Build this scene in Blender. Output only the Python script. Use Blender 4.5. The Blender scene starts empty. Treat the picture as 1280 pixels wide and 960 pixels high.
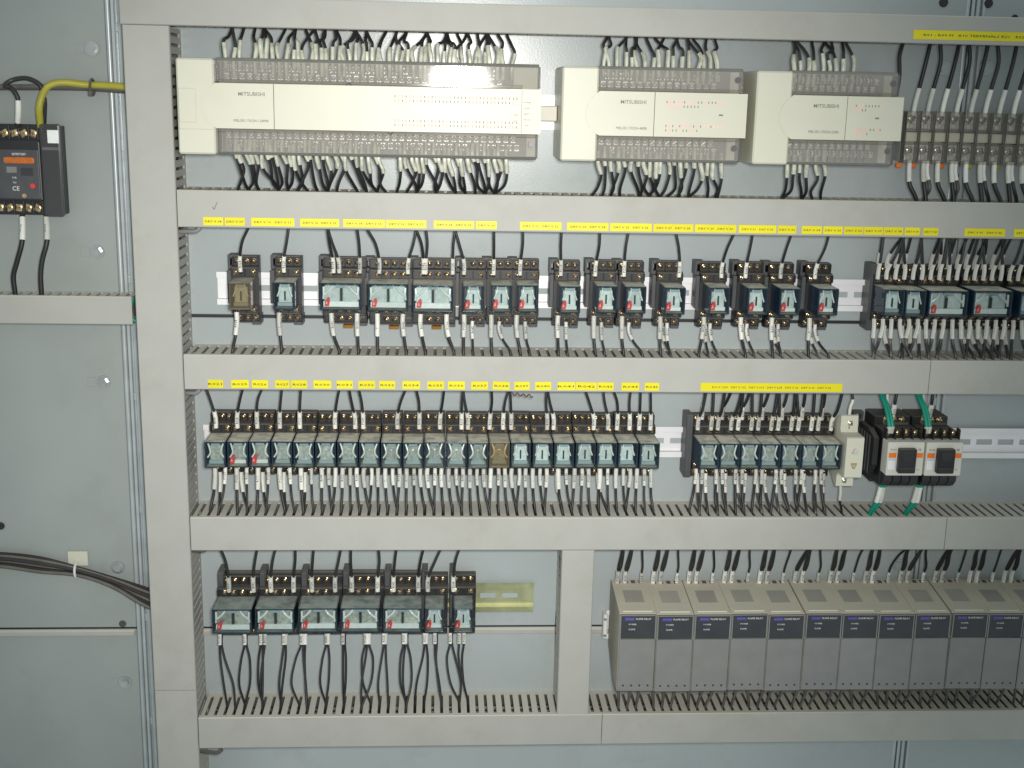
import bpy, bmesh, math, random
from mathutils import Vector, Matrix
random.seed(7)
sc = bpy.context.scene
C = sc.collection
S = 0.001                                   # everything below is in millimetres

# ------------------------------------------------------------------ camera
CAM = Vector((250.8, -1316.8, 61.3)); YAW, PITCH, ROLL, FPX = .06185, .22902, .02097, 1545.84
FW = Vector((math.sin(YAW)*math.cos(PITCH), math.cos(YAW)*math.cos(PITCH), -math.sin(PITCH)))
RT0 = Vector((math.cos(YAW), -math.sin(YAW), 0)); UP0 = RT0.cross(FW)
RT = RT0*math.cos(ROLL)+UP0*math.sin(ROLL); UP = -RT0*math.sin(ROLL)+UP0*math.cos(ROLL)
cd = bpy.data.cameras.new('camera'); cam = bpy.data.objects.new('camera', cd); C.objects.link(cam)
mw = Matrix((RT, UP, -FW)).transposed().to_4x4(); mw.translation = CAM*S; cam.matrix_world = mw
cd.sensor_width = 36; cd.lens = FPX/1280*36; cd.clip_start = .05; cd.clip_end = 20
sc.camera = cam
# ------------------------------------------------------------------ light: dim room + the flash beside the lens
w = bpy.data.worlds.new('World'); sc.world = w; w.use_nodes = True
bg = w.node_tree.nodes['Background']; bg.inputs[0].default_value = (.80, .90, .90, 1); bg.inputs[1].default_value = .43
ld = bpy.data.lights.new('camera_flash', 'SPOT'); flash = bpy.data.objects.new('camera_flash', ld); C.objects.link(flash)
ld.energy = 60; ld.color = (1, .97, .92); ld.shadow_soft_size = .045; ld.spot_size = math.radians(60); ld.spot_blend = 1.0
fp = CAM + RT*38 + UP*24 + FW*10
flash.location = fp*S
aim = Vector((255, 0, -215)) - fp
flash.rotation_euler = aim.to_track_quat('-Z', 'Y').to_euler()
sc.view_settings.view_transform = 'Standard'; sc.view_settings.look = 'None'
sc.view_settings.exposure = 0; sc.view_settings.gamma = 1
sc.render.engine = 'CYCLES'; sc.cycles.transparent_max_bounces = 24; sc.cycles.max_bounces = 6
sc.cycles.filter_width = 1.5

def P(px, py, d):
    """pixel of the photograph + distance in front of the mounting plate -> (X, Z) in mm"""
    v = FW + RT*((px-640)/FPX) + UP*(-(py-480)/FPX)
    t = (-d - CAM.y)/v.y
    return CAM.x+t*v.x, CAM.z+t*v.z
def PX(px, py, d): return P(px, py, d)[0]
def PZ(px, py, d): return P(px, py, d)[1]

# ------------------------------------------------------------------ materials
MT = {}
def mat(name, col, rough=.5, metal=0, var=.12, scale=60, dust=0, dust_light_col=(.42,.39,.31), bump=0, spec=.5, bscale=900, grime=0, rnd=0):
    m = bpy.data.materials.new(name); m.use_nodes = True; nt = m.node_tree; N = nt.nodes; L = nt.links
    b = N['Principled BSDF']; b.inputs['Roughness'].default_value = rough; b.inputs['Metallic'].default_value = metal
    b.inputs['Specular IOR Level'].default_value = spec
    g = N.new('ShaderNodeNewGeometry')
    n = N.new('ShaderNodeTexNoise'); n.inputs['Scale'].default_value = scale; n.inputs['Detail'].default_value = 5
    L.new(g.outputs['Position'], n.inputs['Vector'])
    r = N.new('ShaderNodeMapRange'); r.inputs[1].default_value = .3; r.inputs[2].default_value = .7
    r.inputs[3].default_value = 1-var; r.inputs[4].default_value = 1+var
    L.new(n.outputs['Fac'], r.inputs[0])
    mx = N.new('ShaderNodeVectorMath'); mx.operation = 'SCALE'; mx.inputs[0].default_value = col
    L.new(r.outputs[0], mx.inputs['Scale'])
    out = mx.outputs[0]
    if rnd:
        oi = N.new('ShaderNodeObjectInfo'); q = N.new('ShaderNodeMapRange'); q.inputs[3].default_value = 1-rnd; q.inputs[4].default_value = 1+rnd*.6
        L.new(oi.outputs['Random'], q.inputs[0]); m1 = N.new('ShaderNodeVectorMath'); m1.operation = 'SCALE'
        L.new(out, m1.inputs[0]); L.new(q.outputs[0], m1.inputs['Scale']); out = m1.outputs[0]
    if grime:
        n2 = N.new('ShaderNodeTexNoise'); n2.inputs['Scale'].default_value = 14; n2.inputs['Detail'].default_value = 8; n2.inputs['Roughness'].default_value = .7
        L.new(g.outputs['Position'], n2.inputs['Vector'])
        r2 = N.new('ShaderNodeMapRange'); r2.inputs[1].default_value = .52; r2.inputs[2].default_value = .75; r2.inputs[4].default_value = grime
        L.new(n2.outputs['Fac'], r2.inputs[0])
        m2 = N.new('ShaderNodeMix'); m2.data_type = 'RGBA'; L.new(r2.outputs[0], m2.inputs[0]); L.new(out, m2.inputs[6])
        m2.inputs[7].default_value = (col[0]*.72, col[1]*.69, col[2]*.62, 1); out = m2.outputs[2]
    if dust:
        sp = N.new('ShaderNodeSeparateXYZ'); L.new(g.outputs['True Normal'], sp.inputs[0])
        dr = N.new('ShaderNodeMapRange'); dr.inputs[1].default_value = .25; dr.inputs[2].default_value = .9; dr.inputs[4].default_value = dust
        L.new(sp.outputs[2], dr.inputs[0])
        dm = N.new('ShaderNodeMath'); dm.operation = 'MULTIPLY'; L.new(dr.outputs[0], dm.inputs[0]); L.new(r.outputs[0], dm.inputs[1])
        m3 = N.new('ShaderNodeMix'); m3.data_type = 'RGBA'; L.new(dm.outputs[0], m3.inputs[0]); L.new(out, m3.inputs[6])
        m3.inputs[7].default_value = (*dust_light_col, 1); out = m3.outputs[2]
        rr = N.new('ShaderNodeMapRange'); rr.inputs[3].default_value = rough; rr.inputs[4].default_value = .85
        L.new(dm.outputs[0], rr.inputs[0]); L.new(rr.outputs[0], b.inputs['Roughness'])
        if metal:
            mm = N.new('ShaderNodeMapRange'); mm.inputs[3].default_value = metal; mm.inputs[4].default_value = 0
            L.new(dm.outputs[0], mm.inputs[0]); L.new(mm.outputs[0], b.inputs['Metallic'])
    L.new(out, b.inputs['Base Color'])
    if bump:
        n3 = N.new('ShaderNodeTexNoise'); n3.inputs['Scale'].default_value = bscale; n3.inputs['Detail'].default_value = 3
        L.new(g.outputs['Position'], n3.inputs['Vector'])
        bp = N.new('ShaderNodeBump'); bp.inputs['Strength'].default_value = bump; bp.inputs['Distance'].default_value = .0004
        L.new(n3.outputs['Fac'], bp.inputs['Height']); L.new(bp.outputs[0], b.inputs['Normal'])
    MT[name] = m; return m
def clear(name, tint, body, alpha, rough=.08, dust=0, dust_light_col=(.40,.38,.31)):
    """moulded transparent plastic: tinted see-through + body colour + gloss, dust or painted-in light on what faces up"""
    m = bpy.data.materials.new(name); m.use_nodes = True; nt = m.node_tree; N = nt.nodes; L = nt.links
    b = N['Principled BSDF']; b.inputs['Base Color'].default_value = (*body, 1); b.inputs['Roughness'].default_value = rough
    t = N.new('ShaderNodeBsdfTransparent'); t.inputs[0].default_value = (*tint, 1)
    g = N.new('ShaderNodeNewGeometry'); lw = N.new('ShaderNodeFresnel'); lw.inputs[0].default_value = 1.45
    a = N.new('ShaderNodeMath'); a.operation = 'ADD'; a.use_clamp = True; a.inputs[1].default_value = alpha
    L.new(lw.outputs[0], a.inputs[0]); fac = a.outputs[0]
    if dust:
        sp = N.new('ShaderNodeSeparateXYZ'); L.new(g.outputs['True Normal'], sp.inputs[0])
        n = N.new('ShaderNodeTexNoise'); n.inputs['Scale'].default_value = 90; n.inputs['Detail'].default_value = 5; L.new(g.outputs['Position'], n.inputs['Vector'])
        dr = N.new('ShaderNodeMapRange'); dr.inputs[1].default_value = .4; dr.inputs[2].default_value = .9; dr.inputs[4].default_value = dust
        L.new(sp.outputs[2], dr.inputs[0])
        k = N.new('ShaderNodeMapRange'); k.inputs[1].default_value = .25; k.inputs[2].default_value = .6; k.inputs[3].default_value = .7; k.inputs[4].default_value = 1.05
        L.new(n.outputs['Fac'], k.inputs[0])
        dm = N.new('ShaderNodeMath'); dm.operation = 'MULTIPLY'; dm.use_clamp = True; L.new(dr.outputs[0], dm.inputs[0]); L.new(k.outputs[0], dm.inputs[1])
        mc = N.new('ShaderNodeMix'); mc.data_type = 'RGBA'; L.new(dm.outputs[0], mc.inputs[0]); mc.inputs[6].default_value = (*body, 1); mc.inputs[7].default_value = (*dust_light_col, 1)
        L.new(mc.outputs[2], b.inputs['Base Color'])
        rr = N.new('ShaderNodeMapRange'); rr.inputs[3].default_value = rough; rr.inputs[4].default_value = .8; L.new(dm.outputs[0], rr.inputs[0]); L.new(rr.outputs[0], b.inputs['Roughness'])
        mx = N.new('ShaderNodeMath'); mx.operation = 'MAXIMUM'; L.new(fac, mx.inputs[0]); L.new(dm.outputs[0], mx.inputs[1]); fac = mx.outputs[0]
    s = N.new('ShaderNodeMixShader'); L.new(fac, s.inputs[0]); L.new(t.outputs[0], s.inputs[1]); L.new(b.outputs[0], s.inputs[2])
    L.new(s.outputs[0], N['Material Output'].inputs[0])
    MT[name] = m; return m
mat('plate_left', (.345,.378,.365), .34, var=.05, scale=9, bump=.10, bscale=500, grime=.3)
mat('plate', (.42,.468,.475), .25, var=.05, scale=7, bump=.12, bscale=500, grime=.45)
mat('plate_dark', (.03,.035,.035), .6)
mat('galv', (.50,.55,.56), .38, .35, var=.10, scale=40, bump=.1)
mat('duct', (.445,.44,.405), .52, var=.03, scale=30, dust=.8, dust_light_col=(.72,.69,.60), bump=.06, bscale=1600, grime=.38, rnd=0.03)
mat('duct_shade', (.10,.095,.085), .7, dust=.4)  # duct plastic darkened to paint in the shade inside the ducts
mat('cream', (.66,.65,.535), .40, var=.02, scale=25, dust=.4, dust_light_col=(.60,.56,.45), bump=.03, grime=.08)
mat('cream_dull', (.70,.68,.58), .5, var=.04, dust=.6, grime=.2)
mat('tin', (.80,.78,.74), .42, .45, var=.25, scale=400)
mat('block', (.29,.28,.26), .5, dust=.3)
mat('black', (.022,.022,.025), .42, var=.2, dust=.45, dust_light_col=(.20,.185,.15), bump=.05, rnd=0.25)
mat('black_grey', (.075,.077,.082), .45, var=.15, dust=.5, dust_light_col=(.25,.23,.19))
mat('navy', (.02,.035,.06), .3, dust=.2)
mat('brass', (.80,.60,.33), .30, 1, var=.35, scale=300)
mat('nickel', (.85,.82,.77), .30, 1, var=.2, scale=300)
mat('steel', (.60,.62,.62), .30, .9, var=.12, scale=120)
mat('rail', (.90,.90,.92), .42, .2, var=.04, scale=30, dust=.3)
mat('rail_zinc', (.50,.51,.30), .34, .7, var=.35, scale=35, dust=.3)
mat('wire', (.026,.025,.027), .42, var=.2, dust=.22, dust_light_col=(.16,.145,.12), rnd=0.5)
mat('wire_grey', (.10,.095,.09), .5, var=.2, dust=.4)
mat('sleeve', (.76,.76,.70), .45, var=.06, scale=200, rnd=0.28)
mat('sleeve_old', (.55,.555,.46), .35, var=.25, scale=160, dust=.4, dust_light_col=(.42,.40,.27))
mat('ink', (.02,.02,.025), .6, var=.05)
mat('ink_brown', (.10,.07,.035), .5, var=.2)
mat('ink_grey', (.20,.20,.19), .6, var=.05)
mat('ink_white', (.75,.75,.75), .6, var=.05)
mat('yellow', (.86,.76,.008), .38, var=.03, scale=40, rnd=0.08)
mat('yellow_cable', (.45,.41,.05), .42, var=.1)
mat('green', (.0,.26,.17), .42, var=.1)
mat('orange', (.88,.20,.015), .4, var=.06)
mat('copper_orange', (.60,.15,.02), .45, var=.15, scale=200)
mat('copper', (.62,.30,.07), .35, .6, var=.2)
mat('red', (.80,.05,.045), .35, var=.15)
mat('pink', (.90,.56,.48), .5, var=.1)
mat('mint', (.70,.78,.74), .30, var=.16, scale=220, rnd=0.22)
mat('mint_white', (.92,.95,.92), .30, var=.06, scale=200, rnd=0.12)
mat('core', (.50,.52,.46), .35, .3, var=.35, scale=220, rnd=0.25)
mat('blue_tag', (.36,.45,.46), .4, var=.1)
mat('blue_logo', (.07,.065,.33), .45)
mat('flame_face', (.25,.25,.245), .48, var=.05, scale=60, grime=.45, bump=.06, rnd=0.07)
mat('flame_body', (.46,.435,.35), .55, var=.06, dust=.9, dust_light_col=(.56,.525,.42), grime=.3)
mat('flame_panel', (.045,.048,.055), .35, var=.1)
mat('flame_sticker', (.33,.335,.325), .55, var=.08, dust=.35, dust_light_col=(.45,.41,.30), rnd=0.15)
mat('contactor_face', (.66,.65,.58), .42, var=.03)
mat('smoke_solid', (.13,.13,.135), .35, dust=.2)
mat('string', (.16,.07,.04), .8)
clear('smoke', (.95,.945,.93), (.56,.55,.525), .19, .06, dust=.5)
clear('smoke_grey', (.50,.50,.52), (.16,.165,.17), .32, .16)
clear('tint', (.68,.80,.87), (.055,.11,.18), .20, .05, dust=.97, dust_light_col=(.76,.73,.60))
clear('rim', (.66,.78,.84), (.06,.10,.145), .30, .13)
clear('tint_clean', (.86,.92,.92), (.07,.11,.12), .08, .07, dust=.72, dust_light_col=(.60,.66,.61))  # little dust; pale top mostly paints in light through the clear cover
clear('tint_brown', (.66,.61,.52), (.30,.27,.21), .28, .08, dust=.95, dust_light_col=(.60,.56,.45))
clear('pane', (.94,.97,.97), (.16,.20,.21), .02, .05)
clear('pane_brown', (.88,.83,.73), (.34,.31,.24), .10, .06)
clear('block_clear', (.94,.93,.91), (.44,.43,.40), .12, .10, dust=.8)

# ------------------------------------------------------------------ mesh builder
class MB:
    def __init__(s): s.v=[]; s.f=[]; s.m=[]
    def add(s, vs, fs, mi=0):
        o=len(s.v); s.v += [tuple(v) for v in vs]; s.f += [tuple(i+o for i in f) for f in fs]; s.m += [mi]*len(fs); return s
    def box(s, x0,x1,d0,d1,z0,z1,c=0,mi=0):
        if c<=0:
            v=[(x,d,z) for x in (x0,x1) for d in (d0,d1) for z in (z0,z1)]
            return s.add(v,[(0,1,3,2),(4,6,7,5),(0,4,5,1),(2,3,7,6),(0,2,6,4),(1,5,7,3)],mi)
        v=[]; ix={}
        for i,(a,sa) in enumerate(((x0,1),(x1,-1))):
            for j,(b,sb) in enumerate(((d0,1),(d1,-1))):
                for k,(e,se) in enumerate(((z0,1),(z1,-1))):
                    for t,p in enumerate(((a,b+sb*c,e+se*c),(a+sa*c,b,e+se*c),(a+sa*c,b+sb*c,e))):
                        ix[i,j,k,t]=len(v); v.append(p)
        f=[]
        for i in (0,1):
            f.append([ix[i,a,b,0] for a,b in ((0,0),(0,1),(1,1),(1,0))]); f.append([ix[a,i,b,1] for a,b in ((0,0),(0,1),(1,1),(1,0))]); f.append([ix[a,b,i,2] for a,b in ((0,0),(0,1),(1,1),(1,0))])
            for j in (0,1):
                f.append([ix[i,j,0,0],ix[i,j,1,0],ix[i,j,1,1],ix[i,j,0,1]])
                f.append([ix[i,0,j,0],ix[i,1,j,0],ix[i,1,j,2],ix[i,0,j,2]])
                f.append([ix[0,i,j,1],ix[1,i,j,1],ix[1,i,j,2],ix[0,i,j,2]])
                for k in (0,1): f.append([ix[i,j,k,0],ix[i,j,k,1],ix[i,j,k,2]])
        return s.add(v,f,mi)
    def prism(s, poly, x0, x1, mi=0):            # profile (d,z) swept along x
        n=len(poly); v=[(x0,d,z) for d,z in poly]+[(x1,d,z) for d,z in poly]
        return s.add(v,[tuple(range(n)),tuple(range(2*n-1,n-1,-1))]+[(i,(i+1)%n,(i+1)%n+n,i+n) for i in range(n)],mi)
    def slab(s, poly, d0, d1, mi=0):             # outline (x,z) swept in depth
        n=len(poly); v=[(x,d0,z) for x,z in poly]+[(x,d1,z) for x,z in poly]
        return s.add(v,[tuple(range(n)),tuple(range(2*n-1,n-1,-1))]+[(i,(i+1)%n,(i+1)%n+n,i+n) for i in range(n)],mi)
    def cyl(s, x,d,z,r,h,axis='d',n=12,r2=None,mi=0,ph=0):
        r2 = r if r2 is None else r2; v=[]
        for k,(rr,hh) in enumerate(((r,0),(r2,h))):
            for i in range(n):
                a=2*math.pi*(i+ph)/n; c_,s_=rr*math.cos(a),rr*math.sin(a)
                v.append({'d':(x+c_,d+hh,z+s_),'x':(x+hh,d+c_,z+s_),'z':(x+c_,d+s_,z+hh)}[axis])
        return s.add(v,[tuple(range(n)),tuple(range(2*n-1,n-1,-1))]+[(i,(i+1)%n,(i+1)%n+n,i+n) for i in range(n)],mi)
    def dome(s, x,d,z,r,h,n=10,mi=0):
        pr=[(1,0),(.93,.45),(.66,.8),(.3,.96)]; v=[]
        for a,b in pr:
            for i in range(n):
                t=2*math.pi*i/n; v.append((x+a*r*math.cos(t),d+b*h,z+a*r*math.sin(t)))
        v.append((x,d+h,z)); m=len(pr); f=[tuple(range(n))]
        for k in range(m-1):
            for i in range(n): f.append((k*n+i,k*n+(i+1)%n,(k+1)*n+(i+1)%n,(k+1)*n+i))
        for i in range(n): f.append(((m-1)*n+i,(m-1)*n+(i+1)%n,m*n))
        return s.add(v,f,mi)
    def tube(s, pts, r, n=7, mi=0, sx=1.0):
        pts=[Vector(p) for p in pts]; v=[]; m=len(pts); up=None
        for i,p in enumerate(pts):
            t=(pts[min(i+1,m-1)]-pts[max(i-1,0)]).normalized()
            if up is None:
                up = Vector((1,0,0)) if abs(t.x)<.8 else Vector((0,1,0))
            up=(up-t*up.dot(t)).normalized(); q=t.cross(up)
            rr = r[i] if isinstance(r,(list,tuple)) else r
            for k in range(n):
                a=2*math.pi*k/n; v.append(p+up*(rr*sx*math.cos(a))+q*(rr*math.sin(a)))
        f=[tuple(range(n)),tuple(range(m*n-1,m*n-n-1,-1))]
        for i in range(m-1):
            for k in range(n): f.append((i*n+k,i*n+(k+1)%n,(i+1)*n+(k+1)%n,(i+1)*n+k))
        return s.add(v,f,mi)
    def mesh(s, name, mats, smooth=False):
        me=bpy.data.meshes.new(name)
        me.from_pydata([(x*S,-d*S,z*S) for x,d,z in s.v],[],s.f)
        for m in (mats if isinstance(mats,(list,tuple)) else [mats]): me.materials.append(MT[m])
        me.polygons.foreach_set('material_index', s.m)
        bm=bmesh.new(); bm.from_mesh(me); bmesh.ops.recalc_face_normals(bm,faces=bm.faces)
        if smooth:
            for f in bm.faces: f.smooth = len(f.verts)<=4 and f.material_index!=1 if 'screw' in name else len(f.verts)<=4
            for e in bm.edges:
                if len(e.link_faces)==2 and e.calc_face_angle(0)>.9: e.smooth=False
        bm.to_mesh(me); bm.free(); return me
    def build(s, name, mats, parent=None, loc=None, smooth=False):
        return link(name, s.mesh(name,mats,smooth), parent, loc)
def link(name, me, parent=None, loc=None):
    o=bpy.data.objects.new(name,me); C.objects.link(o)
    if loc: o.location=(loc[0]*S,-loc[1]*S,loc[2]*S)
    if parent: o.parent=parent
    return o
def B(): return MB()
def tag(o, label=None, cat=None, group=None, kind=None):
    if label: o['label']=label
    if cat: o['category']=cat
    if group: o['group']=group
    if kind: o['kind']=kind
    return o
def thing(name, loc, label, cat, group=None): return tag(link(name,None,None,loc),label,cat,group)
KIDS={}
def copy_tree(o, parent=None):
    c=o.copy(); C.objects.link(c)
    if parent: c.parent=parent
    for ch in o.children: copy_tree(ch,c)
    return c
PROTO={}
def inst(key, maker, loc, label, cat, group=None):
    """first call builds the thing, later calls copy it with its parts"""
    if key not in PROTO: o=PROTO[key]=maker()
    else: o=copy_tree(PROTO[key])
    o.location=((loc[0]+random.uniform(-.15,.15))*S,-loc[1]*S,(loc[2]+random.uniform(-.5,.5))*S)
    o.rotation_euler=(0,random.uniform(-.006,.006),random.uniform(-.004,.004))
    return tag(o,label,cat,group)
TXT={}
def text_mesh(s, size, m, sx=1.0, sheer=0):
    k=(s,size,m,sx)
    if k not in TXT:
        cu=bpy.data.curves.new('t','FONT'); cu.body=s; cu.size=size*S; cu.align_x='CENTER'; cu.align_y='CENTER'; cu.resolution_u=3 if size>4.5 else 1; cu.offset=.006*size*S
        to=bpy.data.objects.new('t',cu); C.objects.link(to)
        dg=bpy.context.evaluated_depsgraph_get(); me=bpy.data.meshes.new_from_object(to.evaluated_get(dg))
        bpy.data.objects.remove(to); me.transform(Matrix.Diagonal((sx,1,1,1))); me.transform(Matrix.Rotation(math.pi/2,4,'X'))
        me.materials.clear(); me.materials.append(MT[m]); me.name='lettering'; TXT[k]=me
    return TXT[k]
def text(s, size, m, parent, x,d,z, rot=0, sx=1.0):
    o=link('lettering',text_mesh(s,size,m,sx),parent,(x,d,z))
    if rot: o.rotation_euler=(0,rot,0)
    return o
ORD='first second third fourth fifth sixth seventh eighth ninth tenth eleventh twelfth thirteenth fourteenth fifteenth sixteenth seventeenth eighteenth nineteenth twentieth twenty-first'.split()

# ------------------------------------------------------------------ wires
def smooth_path(p, k=5):
    p=[Vector(q) for q in p]; q=[p[0]*2-p[1]]+p+[p[-1]*2-p[-2]]; out=[]
    for i in range(1,len(q)-2):
        a,b,c,e=q[i-1:i+3]
        for j in range(k):
            t=j/k; out.append(.5*((2*b)+(c-a)*t+(2*a-5*b+4*c-e)*t*t+(3*b-a-3*c+e)*t**3))
    out.append(p[-1]); return out
def cut(pts, s0, s1):
    out=[]; acc=0
    for a,b in zip(pts,pts[1:]):
        l=(b-a).length
        for s in ([s0] if acc<=s0<acc+l else []): out.append(a.lerp(b,(s-acc)/l))
        if s0<acc+l<s1: out.append(b)
        if acc<=s1<acc+l: out.append(a.lerp(b,(s1-acc)/l)); break
        acc+=l
    return out
STUFF=MB(); NW=[0]
def wire(path, label, group, r=1.4, sleeve=0, s0=0, sr=2.2, smat='sleeve', wmat='wire', txt=None, stuff=False, flat=1.0):
    pts=smooth_path(path); o0=pts[0].copy()
    sl = cut(pts,s0,s0+sleeve) if sleeve else None
    if stuff:
        STUFF.tube(pts,r,5,0 if wmat=='wire' else 2)
        if sl and len(sl)>1: STUFF.tube(sl,sr,6,1 if smat=='sleeve' else 3)
        return None
    NW[0]+=1
    loc=[p-o0 for p in pts]
    o=B().tube(loc,r,7).build('wire',wmat,None,tuple(o0),True); tag(o,label,'wire',group)
    if sl and len(sl)>1:
        m=[p-o0 for p in sl]
        so=B().tube(m,sr,9,sx=flat).build('marker_sleeve',smat,o,None,True)
        if txt:
            a,b=m[0],m[-1]; mid=(a+b)/2; t=(b-a).normalized()
            if t.z<0: t=-t
            # writing runs along the sleeve on the side that faces out of the cabinet
            wx=Vector((t.x,-t.y,t.z)); ny=Vector((0,-1,0)); ny=(ny-wx*ny.dot(wx)).normalized()
            rot=Matrix((wx, wx.cross(ny)*-1*-1, ny)).transposed()   # columns: text x, text normal side, ...
            lo=link('lettering',text_mesh(txt,3.9,'ink',.95),so)
            # text mesh lies in its x-z plane facing -y: x->along, z->across, -y->outwards
            ax=wx; out=ny; az=ax.cross(-out)
            M3=Matrix((ax,-out,az)).transposed()
            lo.matrix_local=Matrix.Translation(Vector((mid.x,-mid.y,mid.z))*S + out*((sr+.12)*S)) @ M3.to_4x4()
    return o
def slot(x): return 8+10*round((x-8)/10)
CODES=['R%03d'%i for i in range(21,46)]+['PC%02d'%i for i in range(0,12)]
def code(): return random.choice(CODES)

# ------------------------------------------------------------------ setting: mounting plates, frame rails
ZT,ZJ2,ZJ4,ZB=330,-174,-532,-840
def plate(name,x0,x1,z0,z1,d=0):
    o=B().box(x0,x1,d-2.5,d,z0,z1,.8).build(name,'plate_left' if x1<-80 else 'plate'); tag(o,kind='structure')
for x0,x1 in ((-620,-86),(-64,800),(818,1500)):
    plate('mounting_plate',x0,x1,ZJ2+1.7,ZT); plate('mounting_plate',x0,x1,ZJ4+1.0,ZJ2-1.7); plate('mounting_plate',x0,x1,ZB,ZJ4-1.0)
for x0,x1 in ((-620,-88),(-62,798),(820,1500)):
    tag(B().prism([(0.05,ZJ4-1.5),(2.6,ZJ4-3.2),(2.8,ZJ4-7.5),(0.05,ZJ4-9)],x0,x1).build('plate_lip','duct'),kind='structure')
tag(B().box(-620,1500,-12,-9,ZB,ZT).build('cabinet_back','plate_dark'),kind='structure')
def frame_rail(x, label):
    t=thing('frame_rail',(x,0,ZB),label,'frame rail')
    H=ZT-ZB
    B().box(-11,11,-8,-5,0,H).build('web','galv',t)
    B().tube([(-8.2,-1.5,0),(-8.2,-1.5,H)],2.7,10).build('rolled_edge','galv',t,None,True)
    B().box(-4.6,-1.2,-5,1.2,0,H,.5).build('rib','galv',t)
    B().box(1.2,5.2,-5,-1,0,H,.5).build('rib','galv',t)
    B().box(7.4,10.6,-5,.6,0,H,.5).build('rib','galv',t)
    z=60
    while z<H:
        B().box(-1.2,1.2,-5,-1.5,z,z+9,.3).build('bridge','galv',t); z+=128
frame_rail(-75,'galvanised vertical frame rail with ribs beside the wide vertical cable duct')
frame_rail(809,'galvanised vertical frame rail behind the contactors and terminal blocks')

# bolts that hold the plates
def make_bolt():
    t=link('plate_bolt',None)
    B().cyl(0,0,0,7.6,1.2,n=20,r2=7.2).build('washer','steel',t)
    B().cyl(0,1.2,0,5.2,3.6,n=6,r2=4.9).build('hex_head','steel',t)
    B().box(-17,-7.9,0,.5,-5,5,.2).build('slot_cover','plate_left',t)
    return t
for px,py,lab in ((115,60,'plated hex bolt on the plate above the yellow cable'),(121,315,'plated hex bolt right of the two sleeved wires under the black overload relay'),
                  (129,478,'plated hex bolt below the short wide duct end'),(147,710,'plated hex bolt just above the fanned grey cable bundle'),(156,854,'plated hex bolt lowest beside the frame rail')):
    x,z=P(px,py,2); inst('bolt',make_bolt,(x,0,z),lab,'bolt','bolts holding the mounting plate')
for px,py,dd in ((1180,3,9),(1236,4,9),(1269,22,6)):
    x,z=P(px,py,1); tag(B().cyl(x,0,z,dd*.55,1.2,n=16,r2=dd*.5).build('dark_disc','black'),'dark disc standing for a hole in the plate above the top duct','dark disc','dark hole discs above the top duct')  # raised black discs stand in for the dark of open holes
x,z=P(153,780,1); tag(B().cyl(x,0,z,4,1.0,n=12).build('dark_disc','black_grey'),'small dark disc standing for a hole at the plate joint by the frame rail','dark disc')  # disc in place of an open hole, its darkness put into the colour
for px,py in ((1180,85),(1233,85)):
    x,z=P(px,py,1); tag(B().cyl(x,0,z,8,1.4,n=20,r2=7.6).cyl(x,1.4,z,5,2.4,n=6).build('plate_bolt','galv'),'painted bolt head on the plate behind the terminal block wires','bolt','painted bolts behind the terminal blocks')
for px,py in ((1122,706),(1182,706)):
    x,z=P(px,py,1); tag(B().cyl(x,0,z,8,1.4,n=20,r2=7.6).cyl(x,1.4,z,5,2.4,n=6).build('plate_bolt','galv'),'painted bolt head on the plate above the grey flame relays','bolt','painted bolts above the flame relays')

# ------------------------------------------------------------------ cable ducts
DD=60
def hwall(x0,x1,z0,z1,x_first=None):           # slotted side wall lying in x-d
    b=B(); b.box(x0,x1,0,7,z0,z1); b.box(x0,x1,53,DD-2.2,z0,z1)
    s=slot(x0)
    edges=[x0]
    while s+2.2<x1:
        if s-1.7>x0: edges += [s-1.7,s+1.7]
        s+=10
    edges.append(x1)
    for a,c in zip(edges[0::2],edges[1::2]): b.box(a,c,7,53,z0,z1)
    return b
def vwall(x0,x1,z0,z1):
    b=B(); b.box(x0,x1,0,7,z0,z1); b.box(x0,x1,53,DD-2.2,z0,z1)
    e=[z0]; s=math.ceil(z0/10)*10+3
    while s+2<z1:
        if s-2>z0: e += [s-1.6,s+1.6]
        s+=10
    e.append(z1)
    for a,c in zip(e[0::2],e[1::2]): b.box(x0,x1,7,53,a,c)
    return b
def hduct(x0,x1,z0,z1,joints,label,dz=0):
    t=thing('cable_duct',(x0,0,z0),label,'cable duct','slotted grey cable ducts')
    O=lambda b:b
    def put(b,n,m):
        b.v=[(x-x0,d,z-z0) for x,d,z in b.v]; return b.build(n,m,t)
    put(B().box(x0,x1,.3,2,z0+2.2,z1-2.2),'base','duct_shade')
    put(hwall(x0+1,x1-1,z1-2.0,z1-.2),'slotted_wall','duct'); put(hwall(x0+1,x1-1,z0+.2,z0+2.0),'slotted_wall','duct')
    es=[x0]+joints+[x1]
    for a,c in zip(es,es[1:]):
        b=B(); a2=a+.35*(a!=x0); c2=c-.35*(c!=x1)
        b.prism([(DD-6,z0-.9),(DD-1,z0-.9),(DD,z0),(DD,z1),(DD-1,z1+.9),(DD-6,z1+.9),(DD-6,z1+.15),(DD-1.8,z1+.15),(DD-1.8,z0-.15),(DD-6,z0-.15)],a2,c2)
        put(b,'cover','duct')
XR=1180
hduct(-56,XR,121.5,147.0,[],'top horizontal cable duct above the cream controllers')
hduct(-9,XR,-72.6,-37.4,[],'horizontal cable duct with yellow tags just below the cream controllers')
hduct(-9,XR,-239.6,-204.6,[PX(1162,470,60)],'horizontal cable duct with short yellow tags above the packed relays')
hduct(-9,XR,-415.8,-380.4,[PX(1182,667,60)],'horizontal cable duct without tags under the packed relays')
hduct(-9,XR,-647.8,-612.4,[PX(752,915,60)],'lowest horizontal cable duct under the grey flame relays')
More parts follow.
